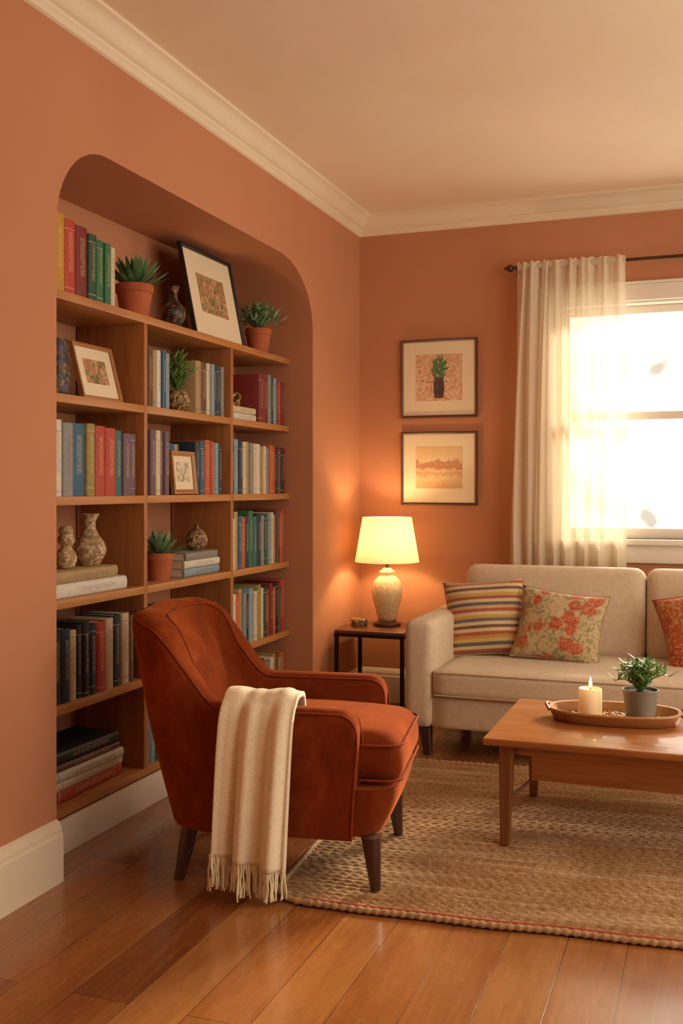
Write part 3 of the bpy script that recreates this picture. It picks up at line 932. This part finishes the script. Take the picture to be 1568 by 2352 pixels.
def hgt(prm):
    k, t = prm
    p, n = plan(prm, .68)
    H = ZA
    if k in 'ae':
        L_ = .5 * t; rr = .055
        if L_ < rr: H -= rr - math.sqrt(max(0, rr * rr - (rr - L_) ** 2))
    g1 = sm((-.205 - p.x) / .205)
    H += (ZT - ZA) * g1
    H += .030 * sm((-.38 - p.x) / .12)
    if k == 'b': H += .010 * (1 - (2 * t - 1) ** 2)
    return H, g1
bm = bmesh.new(); rings = []; pipe_o = []; pipe_i = []
for prm in params:
    H, gs = hgt(prm)
    th = .090 + .026 * gs; rv = .038 + .014 * gs
    k_, t_ = prm
    bk = 1.0 if k_ == 'b' else (sm(t_) if k_ in 'cd' else 0.0)
    ring = []
    for q in range(10):
        z = ZL + (H - rv - ZL) * q / 9
        p, n = plan(prm, z)
        bulge = .010 * math.sin(pi * q / 9)
        ring.append((p.x - n.x * bulge, p.y - n.y * bulge, z))
    for k in range(1, 10):
        a = pi * k / 10
        z = H - rv + rv * math.sin(a) ** .8
        p, n = plan(prm, H - rv)
        o = th / 2 * (1 - math.copysign(abs(math.cos(a)) ** .75, math.cos(a)))
        ring.append((p.x + n.x * o, p.y + n.y * o, z))
        if k == 2: pipe_o.append((p.x + n.x * (o - .002), p.y + n.y * (o - .002), z + .0005))
        if k == 8: pipe_i.append((p.x + n.x * (o + .002), p.y + n.y * (o + .002), z + .0005))
    for q in range(10):
        z = (H - rv) + (.27 - (H - rv)) * q / 9
        p, n = plan(prm, z)
        o = th + bk * .05 * math.sin(pi * min(1, q / 7))
        ring.append((p.x + n.x * o, p.y + n.y * o, z))
    p, n = plan(prm, ZL)
    ring.append((p.x + n.x * th, p.y + n.y * th, ZL))
    rings.append(ring)
add_skin(bm, rings)
fin(bm, 'backrest_and_arm_shell', M_VELVET, parent=ch, sharp=50)
def arm_front(idx, which):
    pts = []
    r = rings[idx]
    sel = r[:10] if which == 'o' else list(reversed(r[19:29]))
    for p in sel: pts.append((p[0] + .003, p[1], p[2]))
    return pts
bm = bmesh.new()
add_tube(bm, arm_front(0, 'o') + pipe_o + arm_front(-1, 'o')[::-1], .0038, 6)
fin(bm, 'outer_piping', M_PIPE, parent=ch)
bm = bmesh.new()
add_tube(bm, arm_front(0, 'i') + pipe_i + arm_front(-1, 'i')[::-1], .0036, 6)
fin(bm, 'inner_piping', M_PIPE, parent=ch)
bm = bmesh.new()
rings_b = []
for k in range(8):
    f = k / 7; z = ZL - .002 + (.318 - ZL) * f
    xf_ = .285 + .055 * math.sin(f * pi / 2); hw_ = .262 + .016 * f; xr = -.34
    ring = []
    for i in range(40):
        a = 2 * pi * i / 40
        cx_ = (xf_ + xr) / 2; ex = (xf_ - xr) / 2
        cxx = math.copysign(abs(math.cos(a)) ** .35, math.cos(a)); cyy = math.copysign(abs(math.sin(a)) ** .35, math.sin(a))
        ring.append((cx_ + ex * cxx, hw_ * cyy, z))
    rings_b.append(ring)
add_skin(bm, rings_b)
fin(bm, 'seat_base', M_VELVET, parent=ch, sharp=50)
bm = bmesh.new(); add_puff(bm, .70, .485, .145, .062, .044, 18)
fin(bm, 'seat_cushion', M_VELVET, parent=ch, loc=(.003, 0, .390), sharp=80)
bm = bmesh.new()
for zz in (.337, .442):
    pts = []
    hx, hy, rr = .348, .241, .060
    for i in range(65):
        a = 2 * pi * i / 64
        ct, st_ = math.cos(a), math.sin(a)
        pts.append((.003 + math.copysign(hx - rr, ct) * (1 if abs(ct) > .02 else 0) + rr * ct, math.copysign(hy - rr, st_) * (1 if abs(st_) > .02 else 0) + rr * st_, zz))
    add_tube(bm, pts, .004, 6)
fin(bm, 'cushion_piping', M_PIPE, parent=ch)
for (tx, ty, bx_, by_, zb) in ((.26, -.245, .275, -.252, .0155), (.26, .245, .275, .252, .0155), (-.31, -.23, -.345, -.247, 0), (-.31, .23, -.345, .247, 0)):
    bm = bmesh.new(); frustum(bm, (0, 0), (bx_ - tx, by_ - ty), .062, .032, zb, .172, seg=12)
    fin(bm, 'leg', M_DARKW, parent=ch, loc=(tx, ty, 0))

# ------------------------------------------------------------------ throw blanket
th_ = empty('throw_blanket', CH_LOC, CH_ROT, label='cream chunky knit fringed throw draped over the armchair arm', cat='blanket')
pp = [(-.205, .475), (-.220, .51), (-.227, .55), (-.243, .588), (-.285, .601), (-.325, .598), (-.355, .576), (-.368, .53), (-.373, .44), (-.375, .33), (-.375, .22), (-.373, .118)]
def cr_pt(P, t):
    n = len(P) - 1; i = min(n - 1, int(t * n)); u = t * n - i
    a, b, c, d = P[max(0, i - 1)], P[i], P[i + 1], P[min(n, i + 2)]
    return tuple(.5 * (2 * b[k] + (c[k] - a[k]) * u + (2 * a[k] - 5 * b[k] + 4 * c[k] - d[k]) * u * u + (3 * b[k] - a[k] - 3 * c[k] + d[k]) * u ** 3) for k in range(2))
bm = bmesh.new(); NS, NW = 60, 70; gr = []
for j in range(NS + 1):
    t = j / NS
    y, z = cr_pt(pp, t)
    dn = max(0, (t - .52) / .48)
    r_ = []
    for i in range(NW + 1):
        s = i / NW
        x0 = -.165 - .025 * dn; x1 = .055 - .03 * dn
        x = x0 + (x1 - x0) * s
        fold = math.sin(s * 2 * pi * 2.6 + .6 + .4 * dn) * .5 + .5 + .2 * math.sin(s * 2 * pi * 4.7 + 2 + dn)
        amp = .006 + .032 * dn ** .7
        off = fold * amp
        zz = z - dn * (.045 * (s - .5)) + (0.004 * math.sin(s * 11) if t < .55 else 0)
        if t > .5: r_.append(bm.verts.new((x, y - off, zz)))
        elif t > .3: r_.append(bm.verts.new((x, y, zz + off)))
        else: r_.append(bm.verts.new((x, y + off * .5, zz + .004)))
    gr.append(r_)
for a, b in zip(gr[:-1], gr[1:]):
    for i in range(NW): bm.faces.new((a[i], a[i + 1], b[i + 1], b[i]))
ends = [v_.co.copy() for v_ in gr[-1]]
o = fin(bm, 'knit_cloth', M_KNIT, parent=th_, sharp=180)
so = o.modifiers.new('thick', 'SOLIDIFY'); so.thickness = .015; so.offset = 0
bm = bmesh.new()
rr = random.Random(8)
for i in range(0, NW + 1, 1):
    b_ = ends[i] + Vector((0, rr.uniform(-.006, .006), .006))
    Ln = rr.uniform(.085, .11)
    Ln = min(Ln, b_.z - .018)
    dx, dy = rr.uniform(-.010, .010), rr.uniform(-.014, .008)
    pts = [b_ + Vector((dx * k / 5 + .0018 * math.sin(k * 2 + i), dy * k / 5, -Ln * k / 5)) for k in range(6)]
    add_tube(bm, pts, .0036, 5, taper=.7)
fin(bm, 'fringe', M_KNIT, parent=th_)

# ------------------------------------------------------------------ sofa
SO = (1.61, 4.93, 0)
so_ = empty('sofa', SO, label='oatmeal linen sofa with squared arms and dark tapered legs', cat='sofa')
def sp(name, sx, sy, sz, r, puff, loc, rot=(0, 0, 0), axis=2, cuts=14):
    bm = bmesh.new(); add_puff(bm, sx, sy, sz, r, puff, cuts, axis=axis)
    return fin(bm, name, M_SOFA, parent=so_, loc=loc, rot=rot, sharp=80)
sp('base_frame', 1.80, .86, .15, .02, 0, (0, .0, .20))
for sgn in (-1, 1):
    xc = sgn * (1.022 - .0675)
    sp('arm', .135, .90, .49, .04, .004, (xc, 0, .125 + .245), axis=0)
sp('seat_cushion', 1.78, .70, .125, .035, .015, (0, -.105, .335), cuts=20)
for sgn in (-1, 1):
    sp('back_cushion', .888, .17, .46, .055, .022, (sgn * .4455, .27, .595), rot=(-.16, 0, 0), axis=1, cuts=16)
sp('back_frame', 1.80, .12, .62, .03, 0, (0, .395, .43))
bm = bmesh.new()
for zz in (.283, .385):
    pts = [(-.885, -.40, zz), (-.875, -.452, zz), (.875, -.452, zz), (.885, -.40, zz)]
    add_tube(bm, pts, .004, 6)
fin(bm, 'cushion_piping', M_SOFAP, parent=so_)
for x in (-.93, .93):
    for y in (-.40, .40):
        bm = bmesh.new(); frustum(bm, (0, 0), (.012 if x < 0 else -.012, 0), .055, .035, 0, .128)
        fin(bm, 'leg', M_DARKW, parent=so_, loc=(x, y, 0))

def cushion(w_, h, t, mat, loc, rot, label, pipe):
    e = empty('throw_pillow', loc, rot, label=label, cat='pillow')
    bm = bmesh.new(); N = 26
    for sgn in (-1, 1):
        g_ = []
        for j in range(N + 1):
            r_ = []
            for i in range(N + 1):
                u = 2 * i / N - 1; v_ = 2 * j / N - 1
                pin = 1 - .09 * (1 - abs(u) ** 2) * abs(v_) ** 3; pin2 = 1 - .09 * (1 - abs(v_) ** 2) * abs(u) ** 3
                th = t / 2 * (max(0, 1 - abs(u) ** 2.4) * max(0, 1 - abs(v_) ** 2.4)) ** .55
                th *= 1 + .05 * math.sin(u * 5 + v_ * 3 + w_ * 20)
                r_.append(bm.verts.new((u * w_ / 2 * pin2, sgn * th, v_ * h / 2 * pin)))
            g_.append(r_)
        for a, b in zip(g_[:-1], g_[1:]):
            for i in range(N): bm.faces.new((a[i], a[i + 1], b[i + 1], b[i]))
    bmesh.ops.remove_doubles(bm, verts=bm.verts[:], dist=.0004)
    fin(bm, 'cover', mat, parent=e, sharp=180)
    bm = bmesh.new(); pts = []
    for k in range(4):
        for i in range(12):
            s = -1 + 2 * i / 12
            u, v_ = [(s, -1), (1, s), (-s, 1), (-1, -s)][k]
            pin = 1 - .09 * (1 - abs(u) ** 2) * abs(v_) ** 3; pin2 = 1 - .09 * (1 - abs(v_) ** 2) * abs(u) ** 3
            pts.append((u * w_ / 2 * pin2, 0, v_ * h / 2 * pin))
    pts.append(pts[0])
    add_tube(bm, pts, .004, 6)
    fin(bm, 'piping', pipe, parent=e)
    return e
cushion(.40, .38, .17, M_STRIPE, (.865, 4.96, .580), (-.30, -.09, .12), 'striped woven pillow in cream, red and navy on the sofa', M_SOFAP)
cushion(.42, .35, .16, M_FLORAL, (1.235, 4.90, .563), (-.36, .10, -.08), 'beige pillow with orange-red floral pattern on the sofa', M_RUGEDGE)
cushion(.40, .36, .14, M_FLORAL2, (1.885, 4.93, .578), (-.36, -.24, .05), 'rust red floral pillow leaning on the sofa back', M_RUGRED)

# ------------------------------------------------------------------ side table, lamp, box
st_ = empty('side_table', (.23, 5.25, 0), label='small square dark-topped side table with thin metal legs', cat='side table')
TZ = .472
box('table_top', -.19, .19, -.2, .2, TZ - .018, TZ, M_SIDE, .004, parent=st_)
bm = bmesh.new()
for a in ((-.193, .193, -.203, -.19), (-.193, .193, .19, .203), (-.193, -.18, -.19, .19), (.18, .193, -.19, .19)):
    add_box(bm, a[0], a[1], a[2], a[3], TZ - .034, TZ - .0175, .002)
fin(bm, 'apron', M_METAL, parent=st_)
for x in (-.18, .18):
    for y in (-.19, .19):
        box('leg', -.01, .01, -.01, .01, 0, TZ - .03, M_METAL, .002, parent=st_, loc=(x, y, 0))

lamp = empty('table_lamp', (.25, 5.31, TZ), label='lit lamp with speckled ceramic base and cream drum shade', cat='table lamp')
bm = bmesh.new(); add_lathe(bm, [(0, 0), (.072, 0), (.076, .006), (.074, .014), (.058, .02), (.05, .028), (0, .028)])
fin(bm, 'base', M_DARKW, parent=lamp)
bm = bmesh.new()
add_lathe(bm, [(0, .027), (.042, .027), (.049, .032), (.054, .05), (.064, .09), (.077, .14), (.083, .18), (.082, .207), (.072, .24), (.05, .264), (.034, .272), (.033, .28), (.042, .286), (.042, .294), (.03, .302), (.02, .312), (0, .314)])
fin(bm, 'body', M_LAMPC, parent=lamp)
bm = bmesh.new(); add_lathe(bm, [(0, .312), (.01, .312), (.01, .345), (.016, .35), (.016, .38), (0, .38)], 20)
for k in range(3):
    a = k * 2 * pi / 3 + .5
    add_tube(bm, [(0, 0, .348), (.166 * math.cos(a), .166 * math.sin(a), .348)], .0018, 6)
fin(bm, 'socket', M_ROD, parent=lamp)
bm = bmesh.new(); bmesh.ops.create_uvsphere(bm, u_segments=20, v_segments=14, radius=.03)
fin(bm, 'light_bulb', M_BULB, parent=lamp, loc=(0, 0, .41))
bm = bmesh.new()
rings = []
for r_, z in ((.174, .345), (.1745, .349), (.1345, .583), (.134, .587), (.132, .587), (.1325, .583), (.1722, .349), (.172, .345)):
    rings.append([(r_ * math.cos(2 * pi * i / 56), r_ * math.sin(2 * pi * i / 56), z) for i in range(56)])
rings.append(rings[0])
add_skin(bm, rings, cap0=False, cap1=False)
bmesh.ops.remove_doubles(bm, verts=bm.verts[:], dist=.0001)
fin(bm, 'lamp_shade', M_SHADE, parent=lamp)
bm = bmesh.new()
add_lathe(bm, [(0, 0), (.04, 0), (.043, .004), (.043, .026), (.045, .028), (.045, .036), (.041, .04), (0, .042)])
fin(bm, 'trinket_box', M_MOS_G, loc=(.115, 5.235, TZ), label='small round lidded carved box on the side table', cat='trinket box')

# ------------------------------------------------------------------ coffee table
ct = empty('coffee_table', (1.79, 3.73, .0155), label='low rectangular teak coffee table with tapered legs and a drawer', cat='coffee table')
bm = bmesh.new(); add_box(bm, -.6, .6, -.35, .345, .342, .366, .006, 3)
fin(bm, 'table_top', M_TABLE, parent=ct)
bm = bmesh.new()
for a in ((-.52, .52, -.275, -.255), (-.52, .52, .255, .275), (-.535, -.515, -.27, .27), (.515, .535, -.27, .27)):
    add_box(bm, a[0], a[1], a[2], a[3], .30, .343, .002)
fin(bm, 'apron', M_TABLE, parent=ct)
box('drawer_box', -.45, .45, -.262, .262, .215, .343, M_TABLE, .004, parent=ct)
for y in (-.2, .2):
    bm = bmesh.new(); add_tube(bm, [(-.52, y * 1.35, .15), (-.43, y, .23)], .006, 8); fin(bm, 'brace', M_TLEG, parent=ct)
    bm = bmesh.new(); add_tube(bm, [(.52, y * 1.35, .15), (.43, y, .23)], .006, 8); fin(bm, 'brace', M_TLEG, parent=ct)
for x in (-1, 1):
    for y in (-1, 1):
        bm = bmesh.new(); frustum(bm, (0, 0), (x * .006, y * .006), .050, .030, 0, .343)
        fin(bm, 'leg', M_TLEG, parent=ct, loc=(x * .528, y * .285, 0))
CTZ = .0155 + .366
tray = empty('tray', (1.583, 3.80, CTZ), (0, 0, math.radians(4)), label='oval wooden tray with raised rim on the coffee table', cat='tray')
def ov(rx, ry, z, n=64, p=.8):
    return [(rx * math.copysign(abs(math.cos(2 * pi * i / n)) ** p, math.cos(2 * pi * i / n)), ry * math.copysign(abs(math.sin(2 * pi * i / n)) ** p, math.sin(2 * pi * i / n)), z) for i in range(n)]
bm = bmesh.new()
rings = [ov(.207, .107, 0), ov(.216, .114, .003), ov(.230, .128, .032), ov(.2345, .1325, .038), ov(.231, .129, .044), ov(.219, .117, .042), ov(.208, .107, .010), ov(.2, .1, .007)]
add_skin(bm, rings)
fin(bm, 'tray_body', M_FRAMEO, parent=tray, sharp=60)
bm = bmesh.new(); add_skin(bm, [ov(.2, .1, .0065), ov(.2, .1, .0085)])
fin(bm, 'woven_base', M_TRAYIN, parent=tray)
for sgn in (-1, 1):
    bm = bmesh.new(); add_tube(bm, [(sgn * (.228 + .014 * math.sin(pi * i / 10)), -.05 + .1 * i / 10, .037 + .012 * math.sin(pi * i / 10)) for i in range(11)], .006, 8)
    fin(bm, 'handle', M_FRAMEO, parent=tray)
tz = CTZ + .0087
cd = empty('candle', (1.498, 3.79, tz), label='lit cream pillar candle standing on the tray', cat='candle')
bm = bmesh.new(); add_lathe(bm, [(0, 0), (.04, 0), (.0415, .003), (.0415, .1), (.039, .104), (.036, .102), (.03, .097), (.012, .095), (0, .095)], 40)
fin(bm, 'wax', M_WAX, parent=cd)
bm = bmesh.new(); add_tube(bm, [(0, 0, .095), (.001, 0, .105), (.002, 0, .112)], .0014, 6); fin(bm, 'wick', M_WICK, parent=cd)
bm = bmesh.new(); add_lathe(bm, [(0, 0), (.004, .003), (.0065, .01), (.006, .018), (.0035, .028), (.0012, .036), (0, .04)], 16)
fin(bm, 'flame', M_FLAME, parent=cd, loc=(.001, 0, .106))
p = plant(1.672, 3.81, tz, .064, .108, M_GREYPOT, 'small leafy green plant in a grey pot on the tray', rim=False)
bushy(p, .095, 26, .12, .095, .034, M_LEAF2, 9, .3)
bm = bmesh.new(); rr = random.Random(31)
for i in range(260):
    a = rr.uniform(0, 2 * pi); q = math.sqrt(rr.random())
    px, py = 1.583 + .185 * q * math.cos(a), 3.80 + .088 * q * math.sin(a)
    if math.hypot(px - 1.498, py - 3.79) < .049 or math.hypot(px - 1.672, py - 3.81) < .056: continue
    s = rr.uniform(.005, .009)
    bmesh.ops.create_icosphere(bm, subdivisions=1, radius=1, matrix=Matrix.Translation((px, py, tz + s * .55)) @ Matrix.Diagonal((s * 1.2, s, s * .6, 1)))
fin(bm, 'decorative_pebbles', M_PEB, sharp=80, label='golden decorative pebbles scattered in the tray', cat='pebbles', kind='stuff')

# ------------------------------------------------------------------ lights and world
sun = bpy.data.lights.new('sun', 'SUN'); sun.energy = 10; sun.angle = math.radians(17); sun.color = (1, .86, .68)
so2 = bpy.data.objects.new('sun', sun); COL.objects.link(so2)
so2.rotation_euler = Vector((-.30, -.83, -.42)).to_track_quat('-Z', 'Y').to_euler()
def plight(n, loc, e, col, r):
    l = bpy.data.lights.new(n, 'POINT'); l.energy = e; l.color = col; l.shadow_soft_size = r
    o = bpy.data.objects.new(n, l); COL.objects.link(o); o.location = loc
plight('lamp_light', (.25, 5.31, TZ + .47), 9.5, (1, .69, .38), .035)

wd = bpy.data.worlds.new('World'); scene.world = wd; wd.use_nodes = True
nt = wd.node_tree; bg = nt.nodes['Background']
tc = nt.nodes.new('ShaderNodeTexCoord'); nz = nt.nodes.new('ShaderNodeTexNoise'); nz.inputs['Scale'].default_value = 22; nz.inputs['Detail'].default_value = 3
rp = nt.nodes.new('ShaderNodeValToRGB')
rp.color_ramp.elements[0].position = .30; rp.color_ramp.elements[0].color = (.165, .148, .118, 1)
rp.color_ramp.elements[1].position = .72; rp.color_ramp.elements[1].color = (1.2, 1.04, .84, 1)
nt.links.new(tc.outputs['Generated'], nz.inputs['Vector']); nt.links.new(nz.outputs['Fac'], rp.inputs[0]); nt.links.new(rp.outputs[0], bg.inputs[0])
bg.inputs[1].default_value = 5.4

scene.view_settings.view_transform = 'Standard'
scene.view_settings.look = 'None'
scene.view_settings.exposure = 0

# ------------------------------------------------------------------ camera
cam = bpy.data.cameras.new('camera'); co = bpy.data.objects.new('camera', cam); COL.objects.link(co)
cam.sensor_width = 36; cam.sensor_fit = 'AUTO'; cam.lens = 36 * 2350 / 2352
cam.shift_y = -56 / 2352
co.location = (1.92, 0, 1.22); co.rotation_euler = (pi / 2, 0, math.radians(20.01))
cam.clip_start = .05
scene.camera = co
